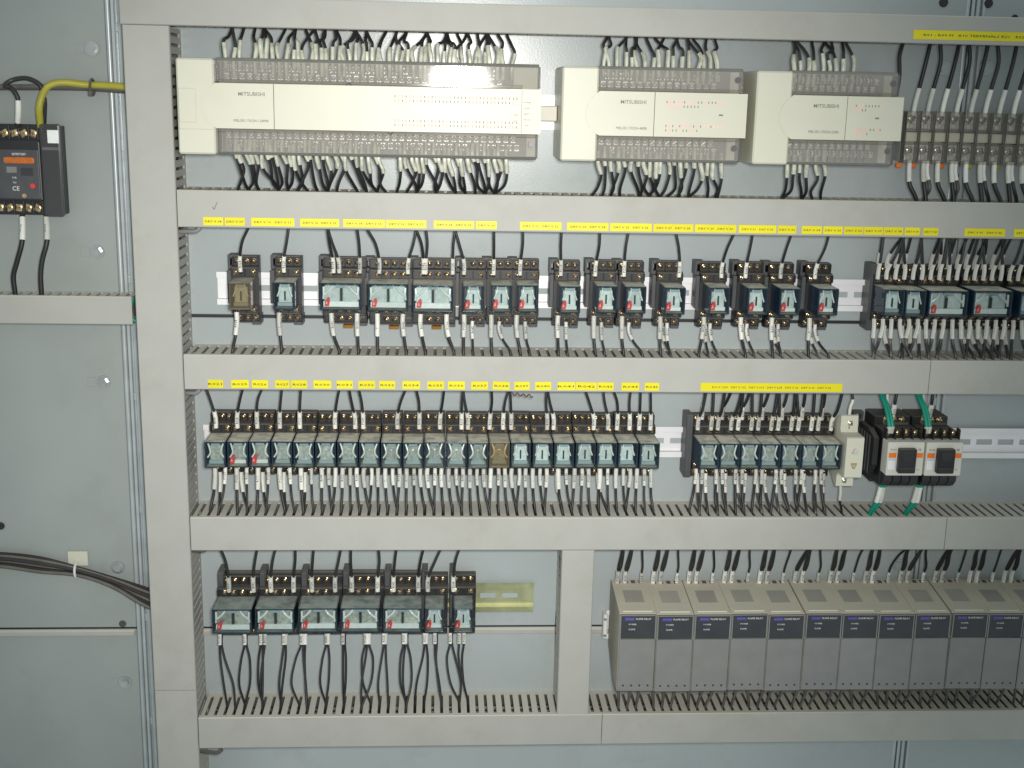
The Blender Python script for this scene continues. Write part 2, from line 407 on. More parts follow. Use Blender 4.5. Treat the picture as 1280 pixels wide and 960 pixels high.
def vduct(x0,x1,z0,z1,joints,label,rightonly=False):
    t=thing('cable_duct',(x0,0,z0),label,'cable duct','slotted grey cable ducts')
    def put(b,n,m):
        b.v=[(x-x0,d,z-z0) for x,d,z in b.v]; return b.build(n,m,t)
    put(B().box(x0+2.2,x1-2.2,.3,2,z0,z1),'base','duct_shade')
    put(vwall(x0+.2,x0+2,z0+1,z1-1),'slotted_wall','duct'); put(vwall(x1-2,x1-.2,z0+1,z1-1),'slotted_wall','duct')
    es=[z0]+joints+[z1]
    for a,c in zip(es,es[1:]):
        a2=a+.4*(a!=z0); c2=c-.4*(c!=z1)
        # cover profile in x-d, swept along z
        pr=[(x0-.9,DD-6),(x0-.9,DD-1),(x0,DD),(x1,DD),(x1+.9,DD-1),(x1+.9,DD-6),(x1+.15,DD-6),(x1+.15,DD-1.8),(x0-.15,DD-1.8),(x0-.15,DD-6)]
        b=B(); n=len(pr); b.add([(x,d,a2) for x,d in pr]+[(x,d,c2) for x,d in pr],[tuple(range(n)),tuple(range(2*n-1,n-1,-1))]+[(i,(i+1)%n,(i+1)%n+n,i+n) for i in range(n)])
        put(b,'cover','duct')
vduct(-54,-10.9,ZB+20,120.2,[PZ(215,863,60)],'wide vertical cable duct joining all the horizontal ducts')
vduct(387.6,421.2,-611.2,-417,[],'short vertical cable duct between chromate rail end and flame relays')
FILL=MB()
def bundle_h(x0,x1,z0,z1):
    for k in range(9):
        d=6+4.6*k; zz=(z0+z1)/2+((k*7)%5-2)*1.6; pts=[]; x=x0+4
        while x<x1-4: pts.append((x,d+random.uniform(-1.5,1.5),zz+random.uniform(-1.5,1.5))); x+=38
        FILL.tube(smooth_path(pts,3),random.uniform(3.6,5.4),6)
def bundle_v(z0,z1,x0,x1):
    for k in range(9):
        d=6+4.8*k; xx=(x0+x1)/2+((k*7)%5-2)*5; pts=[]; z=z0+6
        while z<z1-6: pts.append((xx+random.uniform(-2,2),d+random.uniform(-1.5,1.5),z)); z+=42
        FILL.tube(smooth_path(pts,3),random.uniform(4,6),6)
for a,c in ((124,145),(-70,-40),(-237,-207),(-413,-383),(-645,-615)): bundle_h(-6,XR,a,c)
bundle_v(ZB+30,118,-52,-13); bundle_v(-608,-420,390,419)
tag(FILL.build('duct_wiring','wire',None,None,True),'dark wiring filling the insides of the ducts','wires',None,'stuff')
# short duct on the neighbouring plate
zt,zb=-149,-176.5
t=thing('cable_duct',(-560,0,zb),'short wide duct end under the black overload relay, stopping at the frame rail','cable duct','slotted grey cable ducts')
b=hwall(0,495,zt-zb-2,zt-zb-.2); b.v=[(x,d*.64,z) for x,d,z in b.v]; b.build('slotted_wall','duct',t)
b=hwall(0,495,.2,2); b.v=[(x,d*.64,z) for x,d,z in b.v]; b.build('slotted_wall','duct',t)
B().box(0,495,.3,2,2.2,zt-zb-2.2).build('base','duct_shade',t)
B().prism([(33,-.9),(37,-.9),(38,0),(38,zt-zb),(37,zt-zb+.9),(33,zt-zb+.9),(33,zt-zb+.15),(36.3,zt-zb+.15),(36.3,-.15),(33,-.15)],-.5,496).build('cover','duct',t)
# ------------------------------------------------------------------ DIN rails
def din(x0,x1,zc,m,label,slots=True):
    t=thing('mounting_rail',(x0,0,zc),label,'rail','top-hat mounting rails'); L_=x1-x0
    b=B()
    for s in (-1,1):
        b.prism([(6.3,s*12.5),(7.5,s*12.5),(7.5,s*17.5),(6.3,s*17.5)],0,L_); b.prism([(0.2,s*11.3),(7.5,s*11.3),(7.5,s*12.5),(.2,s*12.5)],0,L_)
    xs=[0]; x=12
    while x+18<L_: xs+=[x,x+18]; x+=25
    xs.append(L_)
    b.box(0,L_,.2,1.4,3.1,11.3); b.box(0,L_,.2,1.4,-11.3,-3.1)
    for a,c in zip(xs[0::2],xs[1::2]): b.box(a,c,.2,1.4,-3.1,3.1)
    b.build('top_hat_profile',m,t)
    tb=B()
    for a,c in zip(xs[1::2],xs[2::2]): tb.box(a,c,-.0,.15,-3.1,3.1)
    return t
din(2,716,45,'rail','long plated mounting rail carrying the cream controllers')
din(PX(271,360,7),PX(1108,372,7)+200,-143,'rail','long plated mounting rail carrying the spaced relays')
din(-2,XR,-309.5,'rail','long plated mounting rail carrying packed relays and contactors')
din(14,PX(667,747,7),-493.5,'rail_zinc','yellow chromate mounting rail sticking out past the wide relays')
din(PX(757,790,7),XR,-527,'rail','plated mounting rail behind the grey flame relays')

din(722,XR,27,'rail','mounting rail carrying the see-through terminal blocks')
# ------------------------------------------------------------------ parts shared by the devices
def screw_mesh(m,r=3.0):
    k=('screw',m,r)
    if k not in TXT:
        b=B(); b.box(-r*.9,r*.9,0,.5,-r*.98,r*.98,.2); b.dome(0,.5,0,r*.9,1.7)
        b.box(-r*.62,r*.62,1.2,2.28,-.38,.38,0,1); b.box(-.38,.38,1.2,2.26,-r*.62,r*.62,0,1)
        TXT[k]=b.mesh('terminal_screw',[m,'ink_brown'],True)
    return TXT[k]
def screw(parent,x,d,z,m='brass',r=3.0,rot=None):
    o=link('terminal_screw',screw_mesh(m,r),parent,(x,d,z)); o.rotation_euler=(random.uniform(-.12,.12),random.uniform(0,1.5) if rot is None else rot,random.uniform(-.12,.12)); return o
def ear(parent,x0,x1,z0,z1,d=10):
    b=B(); hx=(x1-x0)*.28; xm=(x0+x1)/2; zm=(z0+z1)/2; hz=(z1-z0)*.26
    b.box(x0,xm-hx,0.2,d,z0,z1,.3); b.box(xm+hx,x1,.2,d,z0,z1,.3); b.box(xm-hx,xm+hx,.2,d,z0,zm-hz,.0); b.box(xm-hx,xm+hx,.2,d,zm+hz,z1,.0)
    return b.build('fixing_ear','black_grey',parent)
def make_socket(w, colsA, colsB, ears=True, clip=False, small=False):
    def mk():
        t=link('relay_socket',None); h=w/2-.15
        B().prism([(7.8,-35),(17,-35),(18.5,-33.5),(18.5,-25.2),(27,-24.6),(28,-23.6),(28,-15.2),(26,-14.6),(26,14.6),(28,15.2),(28,23.6),(27,24.6),(18.5,25.2),(18.5,33.5),(17,35),(7.8,35)],-h,h).build('body','black',t)
        B().box(-h+3,h-3,.3,7.8,-16.5,16.5,.4).build('rail_foot','black_grey',t)
        for sg in (-1,1):
            for cols,d,z0,z1 in ((colsA,18.5,25.6,34.2),(colsB,28,15.8,23.2)):
                e=sorted(cols); mids=[-h]+[(a+c)/2 for a,c in zip(e,e[1:])]+[h-1.2]
                for mx in mids:
                    B().box(mx,mx+1.2,d-.2,d+3.0,min(sg*z0,sg*z1),max(sg*z0,sg*z1),.25).build('barrier','black',t)
                B().box(-h+1.2,h-1.2,d-.2,d+1.6,min(sg*z1,sg*(z1+1.0)),max(sg*z1,sg*(z1+1.0)),.2).build('rim','black_grey',t)
                for cx in cols: screw(t,cx,d+.2,sg*(z0+z1)/2,'brass',2.7)
        if ears:
            ear(t,-w/2-4.5,-w/2+5.5,21,36,18); ear(t,w/2-9,w/2+.0,-37.5,-27,19)
            B().box(-w/2-4.5,-w/2+.1,8,26,-14,20.8,.6).build('side_flange','black_grey',t)
        if clip:
            B().prism([(12,-38),(20,-40),(21,-37),(14,-35.2)],-2,8).build('release_tab','copper',t)
        return t
    return mk
def bent(b,pts,r,mi=0): b.tube(smooth_path(pts,4),r,6,mi)
def make_relay(w, red=True, tint='tint', pane='pane', style=0, wide=False):
    def mk():
        t=link('plug_in_relay',None); hx=w/2; zl=-14; zh=14; d0=26.1; d1=63
        # cover: side walls + frame around the clear front
        b=B(); th=.9; fr=1.0
        b.box(-hx,-hx+th,d0,d1-1.4,zl,zh,.25); b.box(hx-th,hx,d0,d1-1.4,zl,zh,.25)
        b.box(-hx+th,hx-th,d0,d1-1.4,zh-th,zh,.25); b.box(-hx+th,hx-th,d0,d1-1.4,zl,zl+th,.25)
        cv=b.build('cover',tint,t)
        f=B(); q=.75
        for p in ([(-hx+q,d1-q,zl+q),(hx-q,d1-q,zl+q)],[(-hx+q,d1-q,zh-q),(hx-q,d1-q,zh-q)],[(-hx+q,d1-q,zl+q),(-hx+q,d1-q,zh-q)],[(hx-q,d1-q,zl+q),(hx-q,d1-q,zh-q)]): f.tube(p,q,10)
        f.build('front_rim','rim' if tint!='tint_brown' else 'tint_brown',cv,None,True)
        B().box(-hx+fr,hx-fr,d1-.8,d1-.2,zl+fr*1.3,zh-fr).build('front_pane',pane,cv)
        B().box(-hx+1.6,hx-1.6,d0+.2,33,zl+1.6,zh-1.6,.4).build('base','black_grey',t)
        if wide:
            for sx in (-1,1):
                B().box(sx*9.2-8.0,sx*9.2+8.0,36,55,-9,10.5,.8).build('contact_block','mint' if style==0 else 'core',t)
            for i in range(4):
                B().cyl(-13.5+9*i,34,10.9,1.3,16,n=8).build('contact_pin','tin',t)
            B().box(-18,18,55.2,58.5,-11.2,-5.4,.4).build('coil_bobbin','mint_white',t)
            B().box(-.8,.8,55,58.6,-5,6).build('slit','ink',t)
            a=B()
            for sx in (-1,1):
                bent(a,[(sx*17.5,58,9.5),(sx*17.3,59,3),(sx*17.8,58,-3)],1.3); bent(a,[(sx*8,57,10),(sx*11.5,59,6),(sx*17,58,1)],1.3)
            a.build('contact_springs','mint_white',t,None,True)
            B().box(-5,5,59,59.6,8.6,11.2,.1).build('printed_strip','blue_tag',t)
            if style==0:
                b=B(); n=14
                b.tube([(2.1*math.cos(i*2*math.pi/n),60,11+2.1*math.sin(i*2*math.pi/n)) for i in range(n+1)],.55,5); b.build('test_ring','blue_tag',t)
            xr=-14.5
        else:
            B().box(-6.8,6.8,40,55,-8.5,8.5,.8).build('contact_block','mint' if style==0 else 'core',t)
            B().box(-7.6,7.6,50,57,-11.3,-7.2,.5).build('coil_bobbin','mint_white' if red else 'blue_tag',t)
            B().box(-.8,.8,55,56.4,-5.5,4).build('slit','ink' if style==0 else 'nickel',t)
            a=B()
            for sx in (-1,1):
                if style==0: bent(a,[(sx*4.2,57,11.5),(sx*5,58.5,6),(sx*7.5,58,-1)],.8)
                else: bent(a,[(sx*7.8,57,11),(sx*5.8,59,5),(sx*5.6,59,1),(sx*8.6,58,-4)],.95)
            a.build('contact_springs','mint_white',t,None,True)
            B().box(-4.5,4.5,58,58.5,9.0,11.4,.1).build('printed_strip','blue_tag',t)
            xr=-6.6
        if red:
            B().slab([(xr-2.2,-10.2),(xr+2.4,-10.2),(xr+3.4,-5),(xr+2.6,-1.2),(xr+1,-1.6),(xr-1.6,-5)],57,60.2).build('status_flag','red',t)
            B().slab([(xr-1.0,-8),(xr+1.0,-8),(xr+.2,-4.4)],60.2,60.5).build('flag_print','pink',t)
        return t
    return mk
SK2=make_socket(28,(-9,0.5,8.5),(-9,8.5),True)
SK2P=make_socket(22.3,(-7,.6,7.4),(-7,7.2),False)
SK4=make_socket(45.5,(-14,-5,4,13),(-14,-5,4,13),True,True)
# ------------------------------------------------------------------ row of spaced relays
Z2=-142.0
row2=[(300,'b'),(355,'2n'),(426,'4'),(485,'4'),(541,'4'),(592,'2'),(627,'2'),(660,'2'),(713,'2'),(759,'2'),(795,'2'),(844,'2'),(900,'2'),(948,'2'),(988,'2'),(1036,'2')]
names2={0:'small brown-tinted relay nearest the wide vertical duct',1:'small blue-tinted relay without red flag beside the brown-tinted one'}
n4=0; n2=0; X2=[]; SH2=[]
for i,(px,k) in enumerate(row2):
    x=PX(px,371,63); X2.append((x,k))
    if k=='4':
        n4+=1; who='%s wide relay of the three on the spaced row, counted from the vertical duct'%ORD[n4-1]; short='%s wide relay of the spaced row'%ORD[n4-1]
        SH2.append(short)
        inst('SK4',SK4,(x+1.5,0,Z2),'black socket with brass screws under the '+short,'socket','relay sockets on the spaced row')
        inst('R4',make_relay(41.5,True,'tint','pane',0,True),(x,0,Z2),'wide clear relay with red flag, '+'%s of three from the vertical duct'%ORD[n4-1],'relay','relays on the spaced row')
    else:
        if i<2: short=('brown-tinted' if i==0 else 'flagless blue')+' relay of the spaced row'; lab=names2[i]
        else:
            n2+=1; short='%s narrow flagged relay of the spaced row'%ORD[n2-1]; lab='narrow blue-tinted relay with red flag, %s of eleven counted from the wide relays'%ORD[n2-1]
        SH2.append(short)
        inst('SK2',SK2,(x,0,Z2),'black two-pole socket with brass screws under the '+short,'socket','relay sockets on the spaced row')
        key={'b':'R2b','2n':'R2n','2':'R2'}[k]
        mk=make_relay(21.5,k=='2',*(('tint_brown','pane_brown') if k=='b' else ('tint','pane')),style=0)
        inst(key,mk,(x,0,Z2),lab,'relay','relays on the spaced row')
def near(xs,x): return min(range(len(xs)),key=lambda i:abs(xs[i]-x))
def up_wire(px0,px1,py0,z0,d0,zend,pyd,label,group,sl=17,txt=True,dx=0,**kw):
    """wire from a terminal up through a slot in the floor of the duct above"""
    x0=PX(px0,py0,d0+2)+dx; x1=slot(PX(px1,pyd,48)); j=random.uniform(-2,2)
    dz=zend-z0; de=random.uniform(34,45)
    if callable(label): label=label(x0)
    wire([(x0,d0+2.6,z0-1.5),(x0+j*.2,d0+4.2,z0+dz*.28),(x0+(x1-x0)*.45+j,(d0+de)/2+4,z0+dz*.66),(x1,de,zend-1),(x1,de-2,zend+11)],label,group,sleeve=sl,s0=2.5,txt=code() if txt else None,**kw)
tops2=[(301,306),(355,361),(417,404),(424,411),(450,447),(474,462),(510,515),(529,516),(532,535),(566,572),(580,575),(617,621),(650,657),(701,707),(744,750),(780,785),(849,846),(902,915),(932,947),(976,986),(1019,1035)]
for a,c in tops2:
    up_wire(a,c,338,Z2+19.5,29,-72.6,284,lambda x:'black wire with white sleeve above the '+SH2[near([q[0] for q in X2],x)],'wires above the spaced relays',r=1.4)
def down_wire(x0,z0,d0,xe,ztop,label,group,sl=22,sr=2.5,r=1.45,txt=True,bow=0,de=None,s0=2,depth=14,**kw):
    xe=slot(xe); de=random.uniform(36,46) if de is None else de; dz=z0-ztop
    wire([(x0,d0+2.6,z0+1),(x0+random.uniform(-.6,.6),d0+4,z0-min(10,dz*.3)),(x0+(xe-x0)*.35+bow,d0*.5+de*.5,z0-dz*.62),(xe,de,ztop+1.5),(xe,de-1,ztop-depth)],label,group,sleeve=sl,s0=s0,sr=sr,r=r,txt=code() if txt else None,**kw)
G='wires below the spaced relays'
for i,(x,k) in enumerate(X2):
    lb='black wire with white printed sleeve under the '+SH2[i]
    if k=='4':
        for cx in (-14,13): down_wire(x+1.5+cx,Z2-21,29,x+cx+random.uniform(-4,8),-204.6,lb,G,24,2.6,1.6)
        if i==4: down_wire(x+14,Z2-30,20,x+20,-204.6,lb,G,18,2.0)
    else:
        down_wire(x-9,Z2-21,29,x-9+random.uniform(-3,6),-204.6,lb,G,24,2.6,1.6)
        if i>1: down_wire(x+.5,Z2-29.5,19.5,x+random.uniform(2,12),-204.6,lb,G,20,2.0,1.2)
        if i>10: down_wire(x-5,Z2-29.5,19.5,x-2,-204.6,lb,G,22,2.1,1.2)
# ------------------------------------------------------------------ crowded relays at the far end of the spaced row
xg=PX(1118,381,63); GX=[(xg,'s'),(xg+23,'s'),(xg+58,'w'),(xg+106,'w'),(xg+146,'s'),(xg+170,'s'),(xg+206,'w')]
for i,(x,k) in enumerate(GX):
    wd=45.5 if k=='w' else 21.9
    inst('SK4n' if k=='w' else 'SK2P',make_socket(45.5,(-14,-5,4,13),(-14,-5,4,13),False) if k=='w' else SK2P,(x,0,Z2),'black socket crowded with sleeved wires, %s from the gap in the spaced row'%ORD[i],'socket','crowded relay sockets')
    inst('R4c' if k=='w' else 'R2c',make_relay(41.5,True,'tint','pane',0,True) if k=='w' else make_relay(21.5,False,'tint','pane',0),(x,0,Z2),('wide' if k=='w' else 'narrow')+' blue-tinted relay hemmed in by sleeved wires, %s from the gap'%ORD[i],'relay','crowded relays')
B().box(-14,-5,.3,24,-36,36,.8).build('end_stop','black_grey',None,(xg,0,Z2)); tag(bpy.data.objects['end_stop'],'dark end stop plate beside the first crowded relay','end stop')
x=xg-9; n=0
while x<xg+190:
    gap = abs(x-(xg+83))<4
    if not gap:
        st = True
        for q in ((19.5,29,0),(30,19,3)):
            if q[2] and random.random()<.35: continue
            x0=x+q[2]; x1=slot(x+random.uniform(-5,9)); de=random.uniform(34,46); z0=Z2+q[0]
            wire([(x0,q[1]+2.6,z0-1),(x0,q[1]+4,z0+12),((x0+x1)/2,(q[1]+de)/2+3,z0+27),(x1,de,-74),(x1,de,-62)],'black wire with white sleeve above the %s crowded relay from the gap'%ORD[near([g[0] for g in GX],x)],'wires above the crowded relays',sleeve=18,s0=2.5,sr=2.3,r=1.6,txt=None,stuff=st)
        for q in ((-21,29,0),(-30,19,-3)):
            if q[2] and random.random()<.3: continue
            down_wire(x+q[2],Z2+q[0],q[1],x+random.uniform(-8,8),-204.6,'black wire with white sleeve under the %s crowded relay from the gap'%ORD[near([g[0] for g in GX],x)],'wires under the crowded relays',21,2.3,1.7,not st,stuff=st)
    x+=9.6; n+=1
# ------------------------------------------------------------------ packed relay row
Z3=-309.5; xa=PX(269,568,63); xb=PX(812,571,63); pitch=(xb-xa)/20
G3='packed relays above the plain duct'
for i in range(21):
    x=xa+pitch*i
    inst('SK2P',SK2P,(x,0,Z3),'black socket with brass screws, %s of the long packed row counted from the vertical duct'%ORD[i],'socket','sockets of the packed row')
    if i in (1,2): key,mk,lab='R3r',make_relay(21.4,True,'tint','pane',1),'packed relay showing a red flag, %s from the vertical duct'%ORD[i]
    elif i==13: key,mk,lab='R3b',make_relay(21.4,False,'tint_brown','pane_brown',1),'brownish clear relay among the blue ones of the packed row'
    elif i<14: key,mk,lab='R3',make_relay(21.4,False,'tint','pane',1),'dust-topped packed relay with curved white springs, %s from the vertical duct'%ORD[i]
    else: key,mk,lab='R3m',make_relay(21.4,False,'tint','pane',0),'greenish dust-topped packed relay, %s from the vertical duct'%ORD[i]
    inst(key,mk,(x,0,Z3),lab,'relay',G3)
tops3=[(270,260),(297,300),(322,325),(350,352),(375,376),(419,420),(444,441),(454,446),(497,507),(524,520),(550,552),(577,579),(585,584),(612,612),(629,636),(639,640),(684,687),(692,690),(742,736),(760,761),(771,771),(787,790),(799,801),(813,813)]
for a,c in tops3:
    up_wire(a,c,530,Z3+19.5,28,-239.6,489,lambda x:'black wire with white sleeve above the %s packed relay from the vertical duct'%ORD[min(20,max(0,round((x-xa)/pitch)))],'wires above the packed relays',sl=19,r=1.35,sr=2.4)
G='wires below the packed relays'; 
for i in range(21):
    lb='black wire with white printed sleeve under the %s packed relay from the vertical duct'%ORD[i]
    x=xa+pitch*i; cols=[(-6.5,24,2.6,1.5),(4.5,18,2.0,1.15)] if i<5 else [(-7.5,22,2.4,1.4),(.5,19,2.1,1.2),(7.5,21,2.3,1.35)]
    if i in (16,18): cols=[(-3,23,2.7,1.6),(6,18,1.9,1.2)]
    for cx,sl,sr,r in cols:
        down_wire(x+cx,Z3-22,29,x+cx+random.uniform(-3,5),-380.4,lb,G,sl,sr,r)
    if i<5 or i in (16,18): down_wire(x-3,Z3-30,20,x+random.uniform(-3,4),-380.4,lb,G,22,2.2,1.4,stuff=True)
# second packed group
xc=PX(887,571,63); xd=PX(1040,571,63); pt=(xd-xc)/6
b=B().box(-8,-.3,.3,26,-35,36,.8); t=b.build('end_stop','black_grey',None,(xc-11,0,Z3)); tag(t,'dark end plate beside the first relay of the seven-relay group','end stop')
for i in range(7):
    x=xc+pt*i
    inst('SK2P',SK2P,(x,0,Z3),'black socket of the seven-relay group, %s counted from the dark end plate'%ORD[i],'socket','sockets of the seven-relay group')
    inst('R3s',make_relay(21.4,False,'tint','pane',1),(x,0,Z3),'relay in the seven-relay group, %s counted from the dark end plate'%ORD[i],'relay','relays of the seven-relay group')
    for q,(cx,zz,dd,sl) in enumerate(((-7.5,19.5,28,17),(-1.5,29,19,16),(7,19.5,28,17))):
        x0=x+cx; x1=slot(x+cx+random.uniform(-4,4)); de=random.uniform(34,46)
        wire([(x0,dd+2.6,Z3+zz-1),(x0,dd+5,Z3+zz+14),((x0+x1)/2,(dd+de)/2+4,Z3+zz+26),(x1,de,-241),(x1,de,-229)],'black wire with white sleeve above the %s relay of the seven-relay group'%ORD[i],'wires above the seven-relay group',sleeve=sl,s0=2.5,sr=2.4,r=1.7,txt=code())
    for cx,zz,dd,sl in ((-7,-22,29,17),(0,-22,29,17),(-3.5,-30,20,22),(6,-30,20,22)):
        st=cx in(-3.5,)
        down_wire(x+cx,Z3+zz,dd,x+cx+random.uniform(-3,5),-380.4,'black wire with white sleeve under the %s relay of the seven-relay group'%ORD[i],'wires below the seven-relay group',sl,2.1,1.5,not st,stuff=st)
# ------------------------------------------------------------------ fuse holder
x=PX(1068,570,70); t=thing('fuse_holder',(x,0,Z3),'white fuse holder with two dark red triangles beside the contactors','fuse holder')
B().prism([(7.8,-22),(7.8,22),(44,42),(46,41),(46,27),(48,23.5),(68,23.5),(70,22.5),(70,-20.5),(69,-21.5),(50,-21.5),(46,-26),(46,-38),(44,-39)],-9.4,9.4).build('body','cream',t)
B().box(-8,8,.3,7.8,-17,17,.5).build('rail_foot','cream_dull',t)
B().slab([(-3.2,5.5),(3.6,5.5),(1.8,11),(-1.2,11)],70,70.8).build('arrow_window','red',t); B().slab([(-3.2,5.5),(3.6,5.5),(1.8,11),(-1.2,11)],70.8,71.0).build('arrow_overlay','core',t)  # thin grey-green slab laid over the arrow window
B().slab([(-3.4,-5),(3.4,-5),(1.4,-11),(-1.0,-11)],70,70.8).build('arrow_window','copper',t)
B().slab([(-2.4,-5.8),(2.4,-5.8),(.8,-10),(-.4,-10)],70.8,71.0).build('arrow_overlay','core',t)  # smaller grey-green slab over the lower arrow window
screw(t,1,46,33,'nickel',3.0); screw(t,-.5,46,-32,'nickel',3.0)
B().box(-.4,.4,46,46.3,26.5,29.5).build('slit','ink',t)
wire([(x+1,40,Z3+39),(x+1,42,Z3+50),(x+3,42,Z3+58),(slot(x+2),40,-241),(slot(x+2),40,-229)],'single black wire with white sleeve entering the white fuse holder from above','fuse holder wires',sleeve=19,s0=1,sr=1.9,r=1.4,txt=code())
wire([(x-2,40,Z3-37),(x-2,42,Z3-48),(x-2,42,Z3-56),(slot(x-2),40,-379),(slot(x-2),40,-394)],'single black wire with white sleeve leaving the white fuse holder underneath','fuse holder wires',sleeve=18,s0=1,sr=1.9,r=1.3,txt=code())
# ------------------------------------------------------------------ contactors
def make_contactor():
    t=link('contactor',None); W=20.3
    B().box(-W+.3,W-.3,.3,34,-37,38,1).build('base','black',t)
    B().box(-W+.6,W-.6,34,62,-33,29,1).build('housing','black',t)
    B().box(-W+.4,W-.4,62,80,-16,21,.9).build('face_plate','contactor_face',t)
    for s,zz,d in ((1,26,62),(-1,-24,62)):
        for k in range(4):
            x=-14.4+9.6*k
            if s>0:
                B().box(x-4.8,x-3.6,d-1,d+8,21.2,33,.3).build('barrier','black',t); screw(t,x+.3,d+.5,27,'brass',3.1)
            else:
                B().prism([(d-1,-16.2),(d+11,-16.2),(d+11,-24),(d+4,-31),(d-1,-31)],x-4.2,x+4.2).build('terminal_shroud','black',t)
    B().box(W-1.7,W-.5,61,70,21.2,33,.3).build('barrier','black',t)
    for k in range(3): screw(t,-8+9*k,34.5,34,'brass',3.0)
    B().box(-12,16,34,40,29.3,31.5,.3).build('upper_ledge','black_grey',t)
    B().box(-9.5,9.3,80,87,-11.5,15.5,1.0).build('aux_block','black',t); B().box(-8.5,8.3,87,88.2,-11,-5,.5).build('aux_foot','black',t); B().box(-6,6,87,87.6,2,12,.3).build('aux_plunger','black',t)
    B().box(-18.5,-10.6,80,80.4,4.2,9.4).build('orange_band','orange',t); B().box(9.9,18.5,80,80.4,4.2,9.4).build('orange_band','orange',t)
    B().box(-18.3,-11,80,80.3,-9,1).build('rating_plate','rail',t)
    text('SC-03',2.6,'ink',t,-14,80.5,13); text('FE',3,'ink',t,14.5,80.5,13); text('10A',2,'ink_grey',t,14,80.5,-9)
    return t
xk=PX(1132,573,80); yk=PX(1180,573,80)
inst('ctr',make_contactor,(xk,0,Z3),'black contactor with cream face and orange bands beside the fuse holder','contactor','contactors')
inst('ctr',make_contactor,(yk,0,Z3),'black contactor with cream face and orange bands at the bare rail side','contactor','contactors')
t=thing('contactor_bracket',(xk-22,0,Z3),'black ribbed side bracket with fixing ear against the first contactor','bracket')
B().prism([(7.8,-28),(46,-26),(58,-10),(58,20),(40,26),(7.8,26)],-6,-.3).build('side_plate','black',t); ear(t,-14,-2,26,37,10)
for k in range(5): B().box(-7.5,-6,10+9*k,13+9*k,-22,20,.4).build('rib','black_grey',t)
for xx,n in ((xk-14,'first'),(yk-15,'second')):
    for o in (-1.7,1.7):
        wire([(xx+o,65,Z3+28),(xx+o,66,Z3+36),(xx+o*.9-2,58,Z3+52),(slot(xx-6)+o*.3,46,-241),(slot(xx-6)+o*.3,46,-229)],'green wire with bare lug at the top of the %s contactor'%n,'green contactor wires',r=2.3,wmat='green',sleeve=7,s0=0,sr=2.5,smat='sleeve_old')
        wire([(xx+o-1,62,Z3-31),(xx+o-1.3,60,Z3-38),(xx+o*1.2-2,55,Z3-54),(slot(xx-4)+o*.2,47,-379),(slot(xx-4)+o*.2,46,-394)],'green wire with cream sleeve below the %s contactor'%n,'green contactor wires',r=2.3,wmat='green',sleeve=20,s0=3,sr=2.6)
    wire([(xx+12,36,Z3+36),(xx+12,39,Z3+46),(xx+12,42,Z3+58),(slot(xx+10),40,-241),(slot(xx+10),40,-229)],'black wire with grey sleeve behind the green pair of the %s contactor'%n,'contactor control wires',r=1.7,sleeve=16,s0=2,sr=2.8,txt=code())
    wire([(xx+6,36,Z3+36),(xx+5,39,Z3+48),(slot(xx),38,-241),(slot(xx),38,-229)],'white wire beside the green pair of the %s contactor'%n,'contactor control wires',r=1.6,wmat='sleeve')
# ------------------------------------------------------------------ wide relays on the chromate rail
Z4=-493.5-3; x4=PX(290,778,63); e4=PX(503,781,63); p4=(e4-x4)/4
SK4P=make_socket(45.3,(-14.5,-5,4.5,14),(-14.5,-5,4.5,14),False)
def ear_top(t): ear(t,-22,-13,35.2,43,14)
def mk4():
    t=SK4P(); B().box(-22.6,-16.4,8,24,14,40,.6).build('side_flange','black_grey',t); ear(t,-22.4,-15.5,33,42,22); B().box(-15,22,8,14,35.1,38,.5).build('back_ledge','black_grey',t); return t
def mk2():
    t=make_socket(29.5,(-8,1,8.5),(-8,8.5),False)(); B().box(-14.7,-11.2,8,27,-14,40,.6).build('side_flange','black_grey',t); ear(t,-14.7,-8,35.2,42,22); return t
G4='relays on the yellow chromate rail'; lab12=[]
for i in range(5):
    x=x4+p4*i
    inst('SK4P',mk4,(x+1.5,0,Z4),'black socket under the %s wide relay on the yellow chromate rail from the vertical duct'%ORD[i],'socket','sockets on the chromate rail')
    inst('R4d',make_relay(42,True,'tint_clean','pane',1,True),(x,0,Z4),'%s wide clear relay with white springs and red flag on the yellow chromate rail'%ORD[i],'relay',G4)
for i,px in enumerate((543,579)):
    x=PX(px,782,63)
    inst('SK2D',mk2,(x,0,Z4),'black socket under the narrow relay on the chromate rail, %s'%('next to the wide relays' if i==0 else 'at the bare rail end'),'socket','sockets on the chromate rail')
    inst('R2d',make_relay(21.4,True,'tint_clean','pane',0),(x,0,Z4),'narrow clear relay on the chromate rail, %s'%('next to the wide relays' if i==0 else 'at the bare rail end'),'relay',G4)
X4=[x4+p4*i for i in range(5)]+[PX(543,782,63),PX(579,782,63)]; N4=['%s wide relay'%ORD[i] for i in range(5)]+['inner narrow relay','outermost narrow relay']
for a,c in [(286,272),(317,317),(339,342),(367,371),(390,391),(419,421),(440,436),(472,472),(492,494),(523,531),(535,551),(567,575)]:
    up_wire(a,c,731,Z4+20,28,-415.8,686,lambda x:'black wire with printed sleeve above the %s on the chromate rail'%N4[near(X4,x)],'wires above the chromate rail relays',sl=18,r=1.5,sr=2.6)
ends4=[(276,280,2),(307,304,2),(327,325,2),(331,327,1),(356,352,2),(379,381,3),(409,404,2),(430,425,2),(459,456,3),(481,472,2),(507,502,3),(532,528,2),(545,547,2),(564,578,2),(574,580,1),(580,582,1)]
